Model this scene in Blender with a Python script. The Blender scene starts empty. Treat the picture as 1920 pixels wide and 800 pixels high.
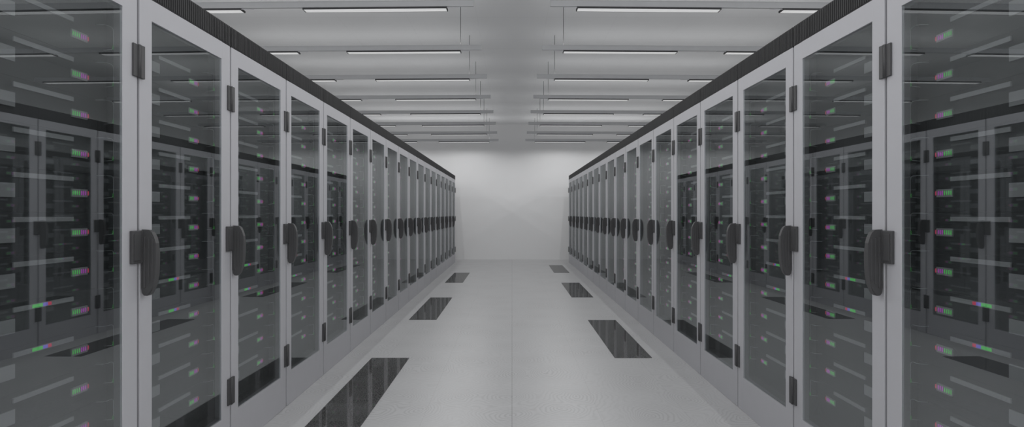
import bpy, bmesh, math
from mathutils import Vector

C = bpy.context.scene.collection
SC = bpy.context.scene
W = 1.35                 # half width of the aisle
H = 0.856 * W            # eye height
FPX = 981.0              # focal length in pixels of a 1920 wide frame
RW = 0.62                # cabinet width
Y0 = 2.05 * RW           # where the nearest cabinets begin
NR = 18                  # cabinets per row
BACK = 13.18
CEIL = H + 1.667 * W
HL = 1.25 * W            # height of the lamps above the eye

# ------------------------------------------------------------------ materials
def nodes(name):
    m = bpy.data.materials.new(name); m.use_nodes = True
    nt = m.node_tree; b = nt.nodes['Principled BSDF']
    return m, nt, b

def mat(name, col, rough=0.5, spec=0.5, metal=0.0, noise=0.03, nscale=14.0, emit=None, es=0.0):
    m, nt, b = nodes(name)
    b.inputs['Roughness'].default_value = rough
    b.inputs['Specular IOR Level'].default_value = spec
    b.inputs['Metallic'].default_value = metal
    tc = nt.nodes.new('ShaderNodeTexCoord')
    n = nt.nodes.new('ShaderNodeTexNoise'); n.inputs['Scale'].default_value = nscale
    n.inputs['Detail'].default_value = 3.0
    r = nt.nodes.new('ShaderNodeMapRange')
    r.inputs['To Min'].default_value = 1.0 - noise; r.inputs['To Max'].default_value = 1.0 + noise
    mx = nt.nodes.new('ShaderNodeVectorMath'); mx.operation = 'SCALE'
    mx.inputs[0].default_value = col[:3]
    nt.links.new(tc.outputs['Object'], n.inputs['Vector'])
    nt.links.new(n.outputs['Fac'], r.inputs['Value'])
    nt.links.new(r.outputs['Result'], mx.inputs['Scale'])
    nt.links.new(mx.outputs['Vector'], b.inputs['Base Color'])
    if emit:
        b.inputs['Emission Color'].default_value = (*emit, 1)
        b.inputs['Emission Strength'].default_value = es
    return m

def g(v, t=(0.985, 0.985, 1.02)):
    return (v * t[0], v * t[1], v * t[2])

M_FRAME = mat('cabinet_paint', g(0.50, (0.98, 0.98, 1.03)), 0.5, 0.35, noise=0.02)
M_CARC = mat('carcass_dark_paint', g(0.055), 0.7, 0.2)
M_FASCIA = mat('fascia_black_plastic', g(0.045), 0.6, 0.2)
M_BLACK = mat('black_hardware', g(0.075), 0.45, 0.3)
M_GASKET = mat('rubber_gasket', g(0.14), 0.7, 0.2)
M_SERVER = mat('server_steel', g(0.055, (0.97, 1.0, 1.02)), 0.6, 0.3)
M_SLOT = mat('server_slot', g(0.03), 0.7, 0.2)
M_PLATE = mat('server_plate', g(0.32, (0.99, 1.0, 1.01)), 0.5, 0.3)
M_CABLE = mat('cable_jacket', g(0.40, (0.95, 1.02, 1.02)), 0.5, 0.3)
M_GREEN = mat('green_led', (0.03, 0.25, 0.05), 0.5, emit=(0.16, 0.80, 0.18), es=0.42)
M_PORT = mat('dim_green_led', (0.03, 0.2, 0.04), 0.5, emit=(0.16, 0.80, 0.18), es=0.16)
M_MAG = mat('magenta_led', (0.2, 0.03, 0.2), 0.5, emit=(0.72, 0.10, 0.80), es=0.42)
M_RED = mat('red_led', (0.25, 0.03, 0.05), 0.5, emit=(0.80, 0.08, 0.16), es=0.45)
M_BLUE = mat('blue_led', (0.05, 0.05, 0.25), 0.5, emit=(0.30, 0.25, 0.90), es=0.45)
M_WALL = mat('wall_paint', g(0.82, (1.0, 1.0, 1.005)), 0.85, 0.2, noise=0.012, nscale=2.0)
M_TRAY = mat('tray_paint', g(0.62, (0.98, 0.99, 1.01)), 0.6, 0.3)
M_HOUSE = mat('lamp_housing', g(0.07), 0.5, 0.3)
M_WIRE = mat('steel_wire', g(0.10), 0.5, 0.4)
M_DIFF = mat('lamp_diffuser', g(0.7), 0.5, 0.3, emit=(1.0, 1.0, 0.99), es=0.45)
M_CONN = mat('lamp_connector', g(0.75), 0.5, 0.3)

def glass():
    m, nt, b = nodes('smoked_glass'); nt.nodes.remove(b)
    out = nt.nodes['Material Output']
    tr = nt.nodes.new('ShaderNodeBsdfTransparent'); tr.inputs['Color'].default_value = (0.895, 0.91, 0.915, 1)
    gl = nt.nodes.new('ShaderNodeBsdfGlossy'); gl.inputs['Roughness'].default_value = 0.0
    gl.inputs['Color'].default_value = (0.96, 0.99, 1.0, 1)
    mx = nt.nodes.new('ShaderNodeMixShader')
    lw = nt.nodes.new('ShaderNodeLayerWeight'); lw.inputs['Blend'].default_value = 0.25
    mr = nt.nodes.new('ShaderNodeMapRange')
    mr.inputs['From Min'].default_value = 0.0; mr.inputs['From Max'].default_value = 1.0
    mr.inputs['To Min'].default_value = 0.155; mr.inputs['To Max'].default_value = 0.20
    nt.links.new(lw.outputs['Facing'], mr.inputs['Value'])
    nt.links.new(mr.outputs['Result'], mx.inputs['Fac'])
    nt.links.new(tr.outputs[0], mx.inputs[1]); nt.links.new(gl.outputs[0], mx.inputs[2])
    nt.links.new(mx.outputs[0], out.inputs['Surface'])
    return m
M_GLASS = glass()

def math_node(nt, op, a, b=None, c=None):
    n = nt.nodes.new('ShaderNodeMath'); n.operation = op
    for i, v in enumerate((a, b, c)):
        if v is None: continue
        if isinstance(v, (int, float)): n.inputs[i].default_value = v
        else: nt.links.new(v, n.inputs[i])
    return n.outputs[0]

def seam(nt, coord, period, half, offset=0.0):
    """1 on a thin line every period."""
    t = math_node(nt, 'ADD', coord, offset + period * 40.5)
    f = math_node(nt, 'MODULO', t, period)
    d = math_node(nt, 'ABSOLUTE', math_node(nt, 'SUBTRACT', f, period / 2))
    return math_node(nt, 'LESS_THAN', d, half)

def floor_mat():
    m, nt, b = nodes('swirled_floor_laminate')
    b.inputs['Roughness'].default_value = 0.36; b.inputs['Specular IOR Level'].default_value = 0.45
    tc = nt.nodes.new('ShaderNodeTexCoord'); sep = nt.nodes.new('ShaderNodeSeparateXYZ')
    nt.links.new(tc.outputs['Object'], sep.inputs[0])
    nz = nt.nodes.new('ShaderNodeTexNoise'); nz.inputs['Scale'].default_value = 2.2; nz.inputs['Detail'].default_value = 3.0
    nt.links.new(tc.outputs['Object'], nz.inputs['Vector'])
    sc = nt.nodes.new('ShaderNodeVectorMath'); sc.operation = 'SCALE'; sc.inputs['Scale'].default_value = 0.34
    nt.links.new(nz.outputs['Color'], sc.inputs[0])
    ad = nt.nodes.new('ShaderNodeVectorMath'); ad.operation = 'ADD'
    nt.links.new(tc.outputs['Object'], ad.inputs[0]); nt.links.new(sc.outputs[0], ad.inputs[1])
    vo = nt.nodes.new('ShaderNodeTexVoronoi'); vo.voronoi_dimensions = '2D'
    vo.feature = 'SMOOTH_F1'
    vo.inputs['Scale'].default_value = 2.35; vo.inputs['Randomness'].default_value = 0.7
    vo.inputs['Smoothness'].default_value = 0.25
    nt.links.new(ad.outputs[0], vo.inputs['Vector'])
    s = math_node(nt, 'SINE', math_node(nt, 'MULTIPLY', vo.outputs['Distance'], 120.0))
    s = math_node(nt, 'POWER', math_node(nt, 'MULTIPLY_ADD', s, 0.5, 0.5), 2.6)
    # strongest in the middle of each swirl
    fall = nt.nodes.new('ShaderNodeMapRange')
    fall.inputs['From Min'].default_value = 0.05; fall.inputs['From Max'].default_value = 0.55
    fall.inputs['To Min'].default_value = 0.19; fall.inputs['To Max'].default_value = 0.05
    nt.links.new(vo.outputs['Distance'], fall.inputs['Value'])
    dark = math_node(nt, 'MULTIPLY', s, fall.outputs['Result'])
    fine = nt.nodes.new('ShaderNodeTexNoise'); fine.inputs['Scale'].default_value = 60.0
    nt.links.new(tc.outputs['Object'], fine.inputs['Vector'])
    fn = math_node(nt, 'MULTIPLY_ADD', fine.outputs['Fac'], 0.10, 0.95)
    sx = seam(nt, sep.outputs['X'], 0.503, 0.0012, 0.503 / 2 - 0.503 / 2)
    sy = seam(nt, sep.outputs['Y'], 1.505, 0.002, -4.184)
    cx = math_node(nt, 'LESS_THAN', math_node(nt, 'ABSOLUTE', sep.outputs['X']), 0.0016)
    seams = math_node(nt, 'ADD', math_node(nt, 'ADD', math_node(nt, 'MULTIPLY', sx, 0.14), math_node(nt, 'MULTIPLY', sy, 0.08)),
                      math_node(nt, 'MULTIPLY', cx, 0.35))
    val = math_node(nt, 'SUBTRACT', math_node(nt, 'SUBTRACT', fn, dark), seams)
    col = nt.nodes.new('ShaderNodeVectorMath'); col.operation = 'SCALE'
    col.inputs[0].default_value = (0.55, 0.55, 0.556)
    nt.links.new(val, col.inputs['Scale']); nt.links.new(col.outputs[0], b.inputs['Base Color'])
    return m

def ceiling_mat():
    m, nt, b = nodes('ceiling_panels')
    b.inputs['Roughness'].default_value = 0.8; b.inputs['Specular IOR Level'].default_value = 0.2
    tc = nt.nodes.new('ShaderNodeTexCoord'); sep = nt.nodes.new('ShaderNodeSeparateXYZ')
    nt.links.new(tc.outputs['Object'], sep.inputs[0])
    sx = seam(nt, sep.outputs['X'], 0.80, 0.0022, 0.40)
    sy = seam(nt, sep.outputs['Y'], 0.382, 0.003, 0.1)
    nz = nt.nodes.new('ShaderNodeTexNoise'); nz.inputs['Scale'].default_value = 1.5
    nt.links.new(tc.outputs['Object'], nz.inputs['Vector'])
    v = math_node(nt, 'MULTIPLY_ADD', nz.outputs['Fac'], 0.05, 0.975)
    v = math_node(nt, 'SUBTRACT', v, math_node(nt, 'ADD', math_node(nt, 'MULTIPLY', sx, 0.05), math_node(nt, 'MULTIPLY', sy, 0.05)))
    col = nt.nodes.new('ShaderNodeVectorMath'); col.operation = 'SCALE'
    col.inputs[0].default_value = (0.84, 0.846, 0.852)
    nt.links.new(v, col.inputs['Scale']); nt.links.new(col.outputs[0], b.inputs['Base Color'])
    return m

def vent_mat():
    m, nt, b = nodes('perforated_black_steel')
    b.inputs['Roughness'].default_value = 0.03; b.inputs['IOR'].default_value = 2.3
    tc = nt.nodes.new('ShaderNodeTexCoord')
    vo = nt.nodes.new('ShaderNodeTexVoronoi'); vo.voronoi_dimensions = '2D'
    vo.inputs['Scale'].default_value = 110.0; vo.inputs['Randomness'].default_value = 0.8
    nt.links.new(tc.outputs['Object'], vo.inputs['Vector'])
    hole = math_node(nt, 'GREATER_THAN', vo.outputs['Distance'], 0.47)
    v = math_node(nt, 'MULTIPLY_ADD', hole, 0.03, 0.04)
    nt.links.new(math_node(nt, 'MULTIPLY_ADD', hole, -1.9, 3.3), b.inputs['IOR'])
    nt.links.new(math_node(nt, 'MULTIPLY_ADD', hole, 0.6, 0.03), b.inputs['Roughness'])
    cb = nt.nodes.new('ShaderNodeCombineXYZ')
    for i in range(3): nt.links.new(v, cb.inputs[i])
    nt.links.new(cb.outputs[0], b.inputs['Base Color'])
    return m

# ------------------------------------------------------------------ mesh helpers
class MB:
    """collects shapes; s mirrors them for the right-hand row"""
    def __init__(self, s=None):
        self.bm = bmesh.new(); self.s = s; self.mats = []
    def _m(self, m):
        if m not in self.mats: self.mats.append(m)
        return self.mats.index(m)
    def P(self, u, y, z):
        return (u, y, z) if self.s is None else (-self.s * u, y, z)
    def box(self, u0, u1, y0, y1, z0, z1, m, bev=0.0, skew=None):
        bm = self.bm
        def sk(u, y): return u + (skew * (y - (y0 + y1) / 2) if skew else 0)
        v = [bm.verts.new(self.P(sk(u, y), y, z)) for u in (u0, u1) for y in (y0, y1) for z in (z0, z1)]
        idx = [(0, 1, 3, 2), (4, 6, 7, 5), (0, 4, 5, 1), (2, 3, 7, 6), (0, 2, 6, 4), (1, 5, 7, 3)]
        fs = [bm.faces.new([v[i] for i in q]) for q in idx]
        if bev:
            es = list({e for f in fs for e in f.edges})
            r = bmesh.ops.bevel(bm, geom=es, offset=bev, segments=2, affect='EDGES', profile=0.5)
            fs = [f for f in bm.faces if f in set(fs) or f in set(r['faces'])]
        mi = self._m(m)
        for f in fs: f.material_index = mi
    def prism(self, prof, y0, y1, m, bev=0.0):
        """prof = list of (u, z), extruded along y"""
        bm = self.bm
        a = [bm.verts.new(self.P(u, y0, z)) for u, z in prof]
        b = [bm.verts.new(self.P(u, y1, z)) for u, z in prof]
        fs = [bm.faces.new(a), bm.faces.new(list(reversed(b)))]
        n = len(prof)
        for i in range(n):
            fs.append(bm.faces.new((a[i], b[i], b[(i + 1) % n], a[(i + 1) % n])))
        if bev:
            es = list(fs[0].edges) + list(fs[1].edges)
            r = bmesh.ops.bevel(bm, geom=es, offset=bev, segments=2, affect='EDGES')
            fs = [f for f in bm.faces if f in set(fs) or f in set(r['faces'])]
        mi = self._m(m)
        for f in fs: f.material_index = mi
    def tube(self, pts, r, m, seg=6):
        bm = self.bm; mi = self._m(m)
        P = [Vector(self.P(*p)) for p in pts]; rings = []
        for i, p in enumerate(P):
            d = (P[min(i + 1, len(P) - 1)] - P[max(i - 1, 0)]).normalized()
            a = d.orthogonal() if abs(d.x) > 0.9 else d.cross(Vector((1, 0, 0)))
            a.normalize(); b = d.cross(a).normalized()
            rings.append([bm.verts.new(p + r * (math.cos(2 * math.pi * k / seg) * a + math.sin(2 * math.pi * k / seg) * b)) for k in range(seg)])
        for i in range(len(rings) - 1):
            for k in range(seg):
                f = bm.faces.new((rings[i][k], rings[i][(k + 1) % seg], rings[i + 1][(k + 1) % seg], rings[i + 1][k]))
                f.material_index = mi; f.smooth = True
        for q in (rings[0], list(reversed(rings[-1]))):
            f = bm.faces.new(q); f.material_index = mi
    def build(self, name, parent=None, loc=None):
        bmesh.ops.recalc_face_normals(self.bm, faces=self.bm.faces[:])
        me = bpy.data.meshes.new(name); self.bm.to_mesh(me); self.bm.free()
        for m in self.mats: me.materials.append(m)
        o = bpy.data.objects.new(name, me); C.objects.link(o)
        if parent: o.parent = parent
        if loc: o.location = loc
        return o

def tag(o, label, cat, group=None, kind=None):
    if label: o['label'] = label
    if cat: o['category'] = cat
    if group: o['group'] = group
    if kind: o['kind'] = kind
    return o

def children(o, pool):
    return [c for c in pool if c.parent == o]

def copy_tree(o, parent=None):
    c = o.copy(); C.objects.link(c)
    if parent: c.parent = parent
    for ch in list(KIDS.get(o.name, [])):
        k = copy_tree(ch, c)
    return c
KIDS = {}
def kid(parent, o):
    o.parent = parent; KIDS.setdefault(parent.name, []).append(o); return o

def structure(o): o['kind'] = 'structure'; return o

# ------------------------------------------------------------------ the room
HALF = 4.3
b = MB(); b.box(-HALF, HALF, -1.6, BACK + 0.12, -0.12, 0.0, floor_mat()); structure(b.build('floor'))
b = MB(); b.box(-HALF, HALF, -1.6, BACK + 0.12, CEIL, CEIL + 0.12, ceiling_mat()); structure(b.build('ceiling'))
b = MB(); b.box(-HALF, HALF, BACK, BACK + 0.12, 0.0, CEIL, M_WALL); structure(b.build('wall_back'))
b = MB(); b.box(-HALF - 0.12, -HALF, -1.6, BACK + 0.12, 0.0, CEIL, M_WALL); structure(b.build('wall_left'))
b = MB(); b.box(HALF, HALF + 0.12, -1.6, BACK + 0.12, 0.0, CEIL, M_WALL); structure(b.build('wall_right'))

# ------------------------------------------------------------------ floor vents
M_VENT = vent_mat()
vents = [(-1, 2.69, 4.184, 'nearest of the perforated dark floor panels along the left cabinets'),
         (-1, 5.69, 7.19, 'middle one of the perforated dark floor panels along the left cabinets'),
         (-1, 8.73, 10.21, 'farthest of the perforated dark floor panels along the left cabinets'),
         (1, 4.184, 5.67, 'nearest of the perforated dark floor panels along the right cabinets'),
         (1, 7.21, 8.72, 'middle one of the perforated dark floor panels along the right cabinets'),
         (1, 10.21, 11.70, 'farthest of the perforated floor panels along the right cabinets')]
VENT_HOLES = []
for sx, y0, y1, lab in vents:
    xc = 0.7195 * W; hw = 0.1115 * W
    b = MB(); b.box(-hw, hw, 0, y1 - y0, 0.0, 0.003, M_VENT, bev=0.0008)
    o = b.build('floor_vent', loc=(sx * xc, y0, 0.0))
    tag(o, lab, 'floor vent', 'perforated floor panels in the aisle')

# ------------------------------------------------------------------ cabinets
GY0, GY1 = 0.115 * RW, 0.877 * RW       # glass, along the row
ZT = H + 0.592 * W                      # top of the painted front
ZF = H + 0.6635 * W                     # top of the dark fascia
GZ0, GZ1 = H - 0.7105 * W, H + 0.533 * W
GAP = 0.0062
EPS = 0.010

def hinge_mb(s, zc, hh, far=False):
    """the near or the far leaf of a hinge that bridges two cabinets"""
    b = MB(s)
    if far:
        b.box(0.0, 0.007, RW - 0.033, RW - 0.0006, zc - hh, zc + hh, M_BLACK, bev=0.0015)
        b.tube([(0.008, RW - 0.007, zc - hh), (0.008, RW - 0.007, zc + hh)], 0.0055, M_BLACK, 8)
    else:
        b.box(0.0, 0.010, 0.0006, 0.021, zc - hh * 1.02, zc + hh * 1.02, M_BLACK, bev=0.0015)
    return b

def handle_mb(s, yc=0.0):
    b = MB(s)
    zt, zb = H - 0.043 * W, H - 0.2215 * W
    prof = [(0.004, zt), (0.030, zt - 0.002), (0.040, zt - 0.010), (0.049, zt - 0.028), (0.055, zt - 0.050), (0.057, zt - 0.085),
            (0.0565, zt - 0.125), (0.054, zb + 0.075), (0.048, zb + 0.040), (0.041, zb + 0.018), (0.033, zb + 0.005), (0.024, zb), (0.012, zb + 0.001),
            (0.006, zb + 0.010), (0.004, zb + 0.03)]
    b.prism(prof, yc + 0.008, yc + 0.032, M_BLACK, bev=0.0025)
    # raised ribs running down the side facing along the aisle
    for u0, u1 in ((0.012, 0.020), (0.027, 0.034), (0.041, 0.047)):
        b.box(u0, u1, yc + 0.0055, yc + 0.009, zb + 0.018 + u0 * 0.9, zt - 0.018 - u1 * 0.35, M_BLACK, bev=0.001)
    return b

def latch_mb(s, far=False):
    b = MB(s)
    y0, y1 = (RW - 0.045, RW - 0.0006) if far else (0.0006, 0.034)
    b.box(0.0, 0.012, y0, y1, H - 0.133 * W, H - 0.0455 * W, M_BLACK, bev=0.002)
    if far: b.box(0.012, 0.0145, y0 + 0.007, y1 - 0.006, H - 0.125 * W, H - 0.054 * W, M_BLACK, bev=0.001)
    return b

def make_cabinet(s):
    root = bpy.data.objects.new('server_cabinet', None); C.objects.link(root)
    root.empty_display_size = 0.2
    D = -0.98
    # carcass: two sides, top, bottom, back, mounting rails
    b = MB(s)
    t = 0.012
    b.box(D, -0.034, 0.004, 0.004 + t, 0.0, ZF - 0.004, M_CARC)
    b.box(D, -0.034, RW - 0.004 - t, RW - 0.004, 0.0, ZF - 0.004, M_CARC)
    b.box(D, -0.034, 0.004 + t, RW - 0.004 - t, ZT - 0.02, ZF - 0.004, M_CARC)
    b.box(D, -0.034, 0.004 + t, RW - 0.004 - t, 0.0, 0.19, M_CARC)
    b.box(D, D + 0.015, 0.004 + t, RW - 0.004 - t, 0.19, ZT - 0.02, M_CARC)
    kid(root, b.build('carcass'))
    b = MB(s)
    for y in (0.018, RW - 0.034):
        b.box(-0.115, -0.100, y, y + 0.014, 0.19, ZT - 0.02, M_SERVER)
        for z in range(13):
            b.box(-0.100, -0.0985, y + 0.004, y + 0.010, 0.26 + z * 0.13, 0.268 + z * 0.13, M_SLOT)
    b.box(-0.70, -0.098, 0.018, RW - 0.020, 0.19, 0.246, M_SERVER)
    b.box(-0.112, -0.098, 0.034, RW - 0.036, 1.8125, ZT - 0.02, M_SERVER)
    kid(root, b.build('mounting_rail'))
    # fascia above the door with vertical ribs
    b = MB(s)
    b.box(-0.032, -0.001, GAP - 0.003, RW - GAP + 0.003, ZT + 0.002, ZF, M_FASCIA)
    n = 46; p = (RW - 2 * GAP) / n
    for i in range(n):
        y = GAP + (i + 0.25) * p
        b.box(-0.001, 0.0015, y, y + p * 0.5, ZT + 0.006, ZF - 0.004, M_FASCIA)
    kid(root, b.build('fascia'))
    # door: frame > glass pane, handle, latch, hinges
    b = MB(s)
    zb = 0.001
    b.box(-0.032, 0, GAP, GY0, zb, ZT, M_FRAME, bev=0.002)
    b.box(-0.032, 0, GY1, RW - GAP, zb, ZT, M_FRAME, bev=0.002)
    b.box(-0.0318, -0.0002, GY0 - 0.003, GY1 + 0.003, GZ1, ZT - 0.0001, M_FRAME)
    b.box(-0.0318, -0.0002, GY0 - 0.003, GY1 + 0.003, zb + 0.0001, GZ0, M_FRAME)
    # dark gasket around the opening
    gk = 0.0015
    b.box(-0.031, -0.010, GY1 - gk, GY1 + 0.001, GZ0, GZ1, M_GASKET)
    b.box(-0.031, -0.010, GY0 - 0.001, GY0 + gk, GZ0, GZ1, M_GASKET)
    b.box(-0.031, -0.010, GY0, GY1, GZ1 - gk, GZ1 + 0.001, M_GASKET)
    b.box(-0.031, -0.010, GY0, GY1, GZ0 - 0.001, GZ0 + gk, M_GASKET)
    door = kid(root, b.build('door'))
    b = MB(s)
    b.box(-0.0090, -0.0050, GY0 + 0.001, GY1 - 0.001, GZ0 + 0.001, GZ1 - 0.001, M_GLASS, skew=EPS)
    kid(door, b.build('glass_pane'))
    kid(door, latch_mb(s).build('latch_plate'))
    kid(door, handle_mb(s).build('handle'))
    kid(door, hinge_mb(s, H + 0.4065 * W, 0.0435 * W).build('hinge'))
    kid(door, hinge_mb(s, H - 0.6290 * W, 0.0465 * W).build('hinge'))
    kid(root, latch_mb(s, True).build('strike_plate'))
    kid(root, hinge_mb(s, H + 0.4065 * W, 0.0435 * W, True).build('hinge_leaf'))
    kid(root, hinge_mb(s, H - 0.6290 * W, 0.0465 * W, True).build('hinge_leaf'))
    return root

ORD = ['first', 'second', 'third', 'fourth', 'fifth', 'sixth', 'seventh', 'eighth', 'ninth', 'tenth', 'eleventh', 'twelfth',
       'thirteenth', 'fourteenth', 'fifteenth', 'sixteenth', 'seventeenth', 'eighteenth']

# ------------------------------------------------------------------ servers
PITCH = 0.0965 * W
SH = PITCH - 0.0006
SY0, SY1 = 0.034, RW - 0.036

def lev(k): return H + (0.437 - 0.0965 * k) * W       # height of the status panel of the k-th server from the top

def chassis_mb(s, b=None):
    b = b or MB(s)
    b.box(-0.66, -0.092, SY0 + 0.01, SY1 - 0.01, -SH / 2, SH / 2, M_SERVER)
    b.box(-0.092, -0.088, SY0, SY1, -SH / 2, SH / 2, M_SERVER)
    return b
def plate_mb(s, b=None):
    b = b or MB(s); b.box(-0.088, -0.083, 0.062, 0.238, -0.022, 0.019, M_PLATE); return b
def strip_mb(s, b=None):
    b = b or MB(s); b.box(-0.088, -0.083, 0.233, 0.440, 0.0365, 0.0510, M_PLATE); return b
def bar_mb(s, b=None):
    b = b or MB(s)
    for i in range(3):
        b.box(-0.083, -0.0815, 0.292 + i * 0.0115, 0.303 + i * 0.0115, 0.039, 0.0490, M_GREEN)
    b.box(-0.083, -0.0815, 0.327, 0.343, 0.039, 0.0490, M_BLUE)
    b.box(-0.083, -0.0815, 0.344, 0.356, 0.039, 0.0490, M_RED)
    return b
def panel_mb(s, b=None):
    b = b or MB(s); b.box(-0.088, -0.083, 0.434, 0.496, -0.014, 0.012, M_PLATE); return b
def leds_mb(s, mat_, y, n, step, b=None):
    b = b or MB(s)
    for i in range(n):
        for z in (-0.0045, 0.0035):
            yy = y + i * step
            b.box(-0.088, -0.0818, yy, yy + 0.0026, z - 0.0034, z + 0.0028, mat_)
        b.box(-0.083, -0.0820, y + i * step, y + i * step + 0.0042, -0.0016, 0.0006, mat_)
    return b
def cable_mb(s, b=None):
    b = b or MB(s)
    pts = [(-0.088, 0.535, 0.062), (-0.062, 0.537, 0.0625), (-0.055, 0.545, 0.0628), (-0.054, 0.562, 0.0628), (-0.054, 0.570, 0.059),
           (-0.054, 0.5725, 0.051), (-0.054, 0.5725, -0.004), (-0.060, 0.5725, -0.012), (-0.088, 0.5725, -0.015)]
    b.tube(pts, 0.0011, M_CABLE, 5)
    return b
def port_mb(s, b=None):
    b = b or MB(s); b.box(-0.056, -0.0515, 0.5705, 0.5745, -0.013, 0.001, M_PORT); return b

def make_server(s, bar):
    o = chassis_mb(s).build('rack_server')
    kid(o, plate_mb(s).build('front_plate'))
    st = kid(o, strip_mb(s).build('bezel_strip'))
    if bar: tag(kid(st, bar_mb(s).build('light_bar')), 'glowing green, blue and red light bar', None)
    p = kid(o, panel_mb(s).build('status_panel'))
    tag(kid(p, leds_mb(s, M_GREEN, 0.4350, 4, 0.0084).build('indicator_light')), 'row of green indicator lights', None)
    tag(kid(p, leds_mb(s, M_MAG, 0.4695, 3, 0.0080).build('indicator_light')), 'row of magenta indicator lights', None)
    tag(kid(p, leds_mb(s, M_RED, 0.4965, 1, 0.0070).build('indicator_light')), 'red indicator light', None)
    cb = kid(o, cable_mb(s).build('cable'))
    tag(kid(cb, port_mb(s).build('cable_light')), 'small green light on the cable', None)
    return o

def plain_server(s, bar, b=None, build=True):
    b = chassis_mb(s, b); plate_mb(s, b); strip_mb(s, b); panel_mb(s, b)
    leds_mb(s, M_GREEN, 0.4350, 4, 0.0084, b); leds_mb(s, M_MAG, 0.4695, 3, 0.0080, b); leds_mb(s, M_RED, 0.4965, 1, 0.007, b)
    if bar: bar_mb(s, b)
    return b.build('rack_server') if build else b

FULL, EACH = 6, 12
for s, side in ((-1, 'left'), (1, 'right')):
    proto = make_cabinet(s)
    protos = {}
    for n in range(NR):
        y = Y0 + n * RW
        if n == 0: cab = proto
        else: cab = copy_tree(proto)
        cab.location = (s * W, y, 0)
        if n == 0: lab = 'grey glass-door server cabinet nearest the camera in the %s row, cut by the frame edge' % side
        elif n == NR - 1: lab = 'grey glass-door server cabinet at the far end of the %s row, by the back wall' % side
        else: lab = 'grey server cabinet with a glass door, %s from the camera in the %s row' % (ORD[n], side)
        tag(cab, lab, 'server cabinet', 'glass-door server cabinets in the %s row' % side)
        if n >= EACH: continue
        for k in range(12):
            if n == 0 and k == 11: continue
            bar = k in (7, 8)
            key = (n < FULL, bar)
            if key not in protos:
                sv = protos[key] = make_server(s, bar) if key[0] else plain_server(s, bar)
            else:
                sv = copy_tree(protos[key])
            sv.location = (s * W, y, lev(k))
            pos = 'top server' if k == 0 else ('bottom server' if k == 11 else 'server %s from the top' % ORD[k])
            cabn = 'nearest cabinet' if n == 0 else '%s cabinet from the camera' % ORD[n]
            tag(sv, '%s inside the %s, %s row' % (pos, cabn, side), 'server', 'servers mounted inside the %s cabinets' % side)

# the smallest, farthest servers behind the last glass doors, both rows
b = MB(None)
me_src = {s: (plain_server(s, False), plain_server(s, True)) for s in (-1, 1)}
bm = b.bm
import mathutils
mats = []
for s in (-1, 1):
    for n in range(EACH, NR):
        for k in range(12):
            src = me_src[s][1 if k in (7, 8) else 0].data
            tmp = bmesh.new(); tmp.from_mesh(src)
            bmesh.ops.translate(tmp, verts=tmp.verts[:], vec=(s * W, Y0 + n * RW, lev(k)))
            remap = []
            for mm in src.materials:
                if mm not in mats: mats.append(mm)
                remap.append(mats.index(mm))
            for f in tmp.faces: f.material_index = remap[f.material_index]
            t_me = bpy.data.meshes.new('tmp'); tmp.to_mesh(t_me); tmp.free()
            bm.from_mesh(t_me); bpy.data.meshes.remove(t_me)
me = bpy.data.meshes.new('rack_servers'); bm.to_mesh(me); bm.free()
for mm in mats: me.materials.append(mm)
far = bpy.data.objects.new('rack_servers', me); C.objects.link(far)
tag(far, 'mass of small servers behind the glass doors at the far end of both rows', 'servers', None, 'stuff')
for s in me_src:
    for o in me_src[s]: bpy.data.objects.remove(o)

# ------------------------------------------------------------------ lamps and trays
L1 = (0.317 * HL, 1.026 * HL)
L2 = (1.330 * HL, 2.040 * HL)
ZL = H + HL
ROWS = [4.30 + 1.145 * i for i in range(8)]
ROT = 0.022
ALLROWS = ROWS + [4.30 - 1.145 * i for i in (1, 2, 3)]
RNAME = ['nearest', 'second visible', 'third visible', 'fourth visible', 'fifth visible', 'sixth visible', 'seventh visible', 'farthest',
         'first out-of-view', 'second out-of-view', 'third out-of-view']

def make_lamp(s, length):
    """origin at the inner end, extends outward along +x*s"""
    root = bpy.data.objects.new('ceiling_lamp', None); C.objects.link(root); root.empty_display_size = 0.1
    b = MB()
    def bx(x0, x1, y0, y1, z0, z1, m, bev=0.0):
        a, c = sorted((s * x0, s * x1)); b.box(a, c, y0, y1, z0, z1, m, bev)
    bx(0, length, -0.004, 0.066, 0.002, 0.013, M_HOUSE)
    bx(0, length, -0.004, -0.001, -0.003, 0.002, M_HOUSE); bx(0, length, 0.063, 0.066, -0.003, 0.002, M_HOUSE)
    bx(0, 0.007, -0.001, 0.063, -0.004, 0.002, M_HOUSE); bx(length - 0.007, length, -0.001, 0.063, -0.004, 0.002, M_HOUSE)
    kid(root, b.build('housing'))
    b = MB(); bx(0.007, length - 0.007, 0.0, 0.062, -0.003, 0.002, M_DIFF); kid(root, b.build('diffuser'))
    b = MB()
    a, c = sorted((-s * 0.105, 0.0)); b.box(a, c, 0.0, 0.006, 0.003, 0.007, M_CONN); kid(root, b.build('connector'))
    b = MB()
    b.tube([(s * 0.004, 0.026, 0.050), (s * 0.004, 0.026, CEIL - ZL)], 0.0032, M_WIRE, 6)
    b.box(-0.008, 0.008, 0.0185, 0.036, 0.040, 0.072, M_WIRE, bev=0.002)
    kid(root, b.build('suspension_wire'))
    return root

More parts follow.
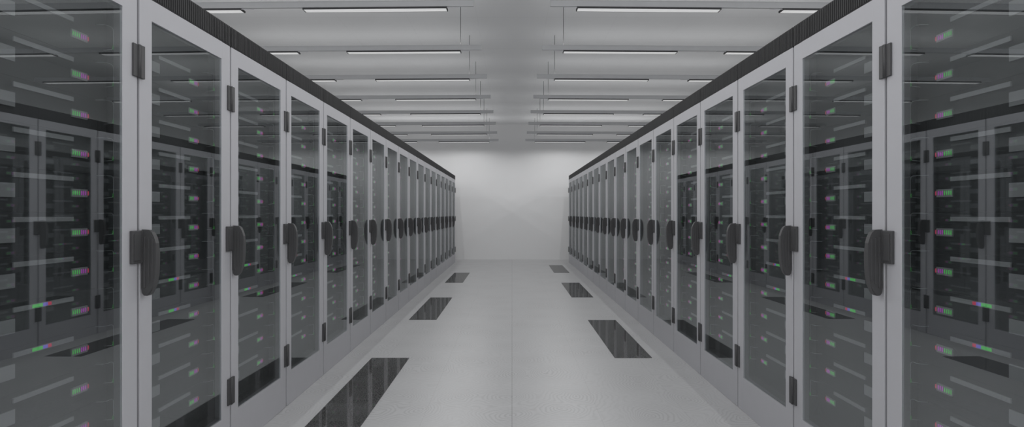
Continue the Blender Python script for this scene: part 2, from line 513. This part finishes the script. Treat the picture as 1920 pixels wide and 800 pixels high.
first = {}
for i, yr in enumerate(ALLROWS):
    for s, side in ((-1, 'left'), (1, 'right')):
        for j, (a, c) in enumerate((L1, L2)):
            if (s, j) not in first:
                lm = first[(s, j)] = make_lamp(s, c - a)
                if j == 1:      # the outer lamps hang from the tray only
                    w = KIDS[lm.name].pop(); bpy.data.objects.remove(w)
            else: lm = copy_tree(first[(s, j)])
            lm.location = (s * a, yr + ROT * (a - L1[0]), ZL); lm.rotation_euler = (0, 0, s * ROT)
            which = RNAME[i]
            if j == 0: lab = 'slim lit lamp on the %s ceiling rail, over the %s side of the aisle' % (which, side)
            else: lab = 'slim lit lamp on the %s ceiling rail, above the %s cabinet tops' % (which, side)
            tag(lm, lab, 'lamp', 'slim tube lamps under the ceiling')
tray = {}
for i, yr in enumerate(ALLROWS):
    for s, side in ((-1, 'left'), (1, 'right')):
        if s not in tray:
            b = MB(); x0 = 0.187 * HL; ln = 3.56 - x0
            a, c = sorted((0.0, s * ln))
            b.box(a, c, 0.0, 0.016, 0.0, 0.052, M_TRAY, bev=0.001)
            b.box(a, c, -0.003, 0.0, 0.048, 0.052, M_TRAY)
            b.box(a, c, -0.002, 0.0, 0.0, 0.003, M_TRAY)
            o = tray[s] = b.build('ceiling_rail')
        else: o = tray[s].copy(); C.objects.link(o)
        x0 = 0.187 * HL
        o.location = (s * x0, yr + 0.002 + ROT * (x0 - L1[0]), ZL + 0.0135); o.rotation_euler = (0, 0, s * ROT)
        which = RNAME[i]
        tag(o, 'pale grey ceiling rail carrying the %s row of lamps, %s half' % (which, side), 'ceiling rail', 'pale rails across the ceiling')

# ------------------------------------------------------------------ light of the lamps, plus added ceiling fill
def light(name, kind, loc, rot, energy, **kw):
    d = bpy.data.lights.new(name, kind); d.energy = energy
    for k, v in kw.items(): setattr(d, k, v)
    o = bpy.data.objects.new(name, d); C.objects.link(o); o.location = loc; o.rotation_euler = rot
    return o
P_DOWN, P_UP = 5.5, 1.9
for yr in ALLROWS:
    for s in (-1, 1):
        for a, c in (L1, L2):
            for f in (0.27, 0.73):
                x = a + f * (c - a)
                light('lamp_light', 'SPOT', (s * x, yr + 0.03, ZL - 0.014), (0, 0, 0), P_DOWN,
                      spot_size=math.radians(178), spot_blend=0.3, shadow_soft_size=0.0)
        xm = (0.187 * HL + 3.56) / 2
        light('added_ceiling_fill', 'AREA', (s * xm, yr + 0.010 + ROT * (xm - L1[0]), ZL + 0.069), (math.pi, 0, s * ROT), P_UP * (1.7 if yr > 12.0 else 1.0),  # unseen fill along the rails, added to brighten ceiling and upper back wall
              shape='RECTANGLE', size=3.1, size_y=0.012)

# ------------------------------------------------------------------ light, camera, view
w = bpy.data.worlds.new('hall_light'); SC.world = w; w.use_nodes = True
bg = w.node_tree.nodes['Background']
bg.inputs['Color'].default_value = (0.985, 0.99, 1.0, 1); bg.inputs['Strength'].default_value = 1.2

cam = bpy.data.cameras.new('camera'); co = bpy.data.objects.new('camera', cam); C.objects.link(co)
cam.sensor_width = 36.0; cam.lens = FPX * 36.0 / 1920.0; cam.clip_start = 0.05; cam.clip_end = 100
co.location = (0, 0, H); co.rotation_euler = (math.pi / 2, 0, 0)
SC.camera = co
SC.view_settings.view_transform = 'Standard'; SC.view_settings.look = 'None'
SC.view_settings.gamma = 1.0; SC.view_settings.use_curve_mapping = False
SC.view_settings.exposure = 0.0
SC.cycles.max_bounces = 10; SC.cycles.glossy_bounces = 6; SC.cycles.transparent_max_bounces = 24
SC.cycles.diffuse_bounces = 5
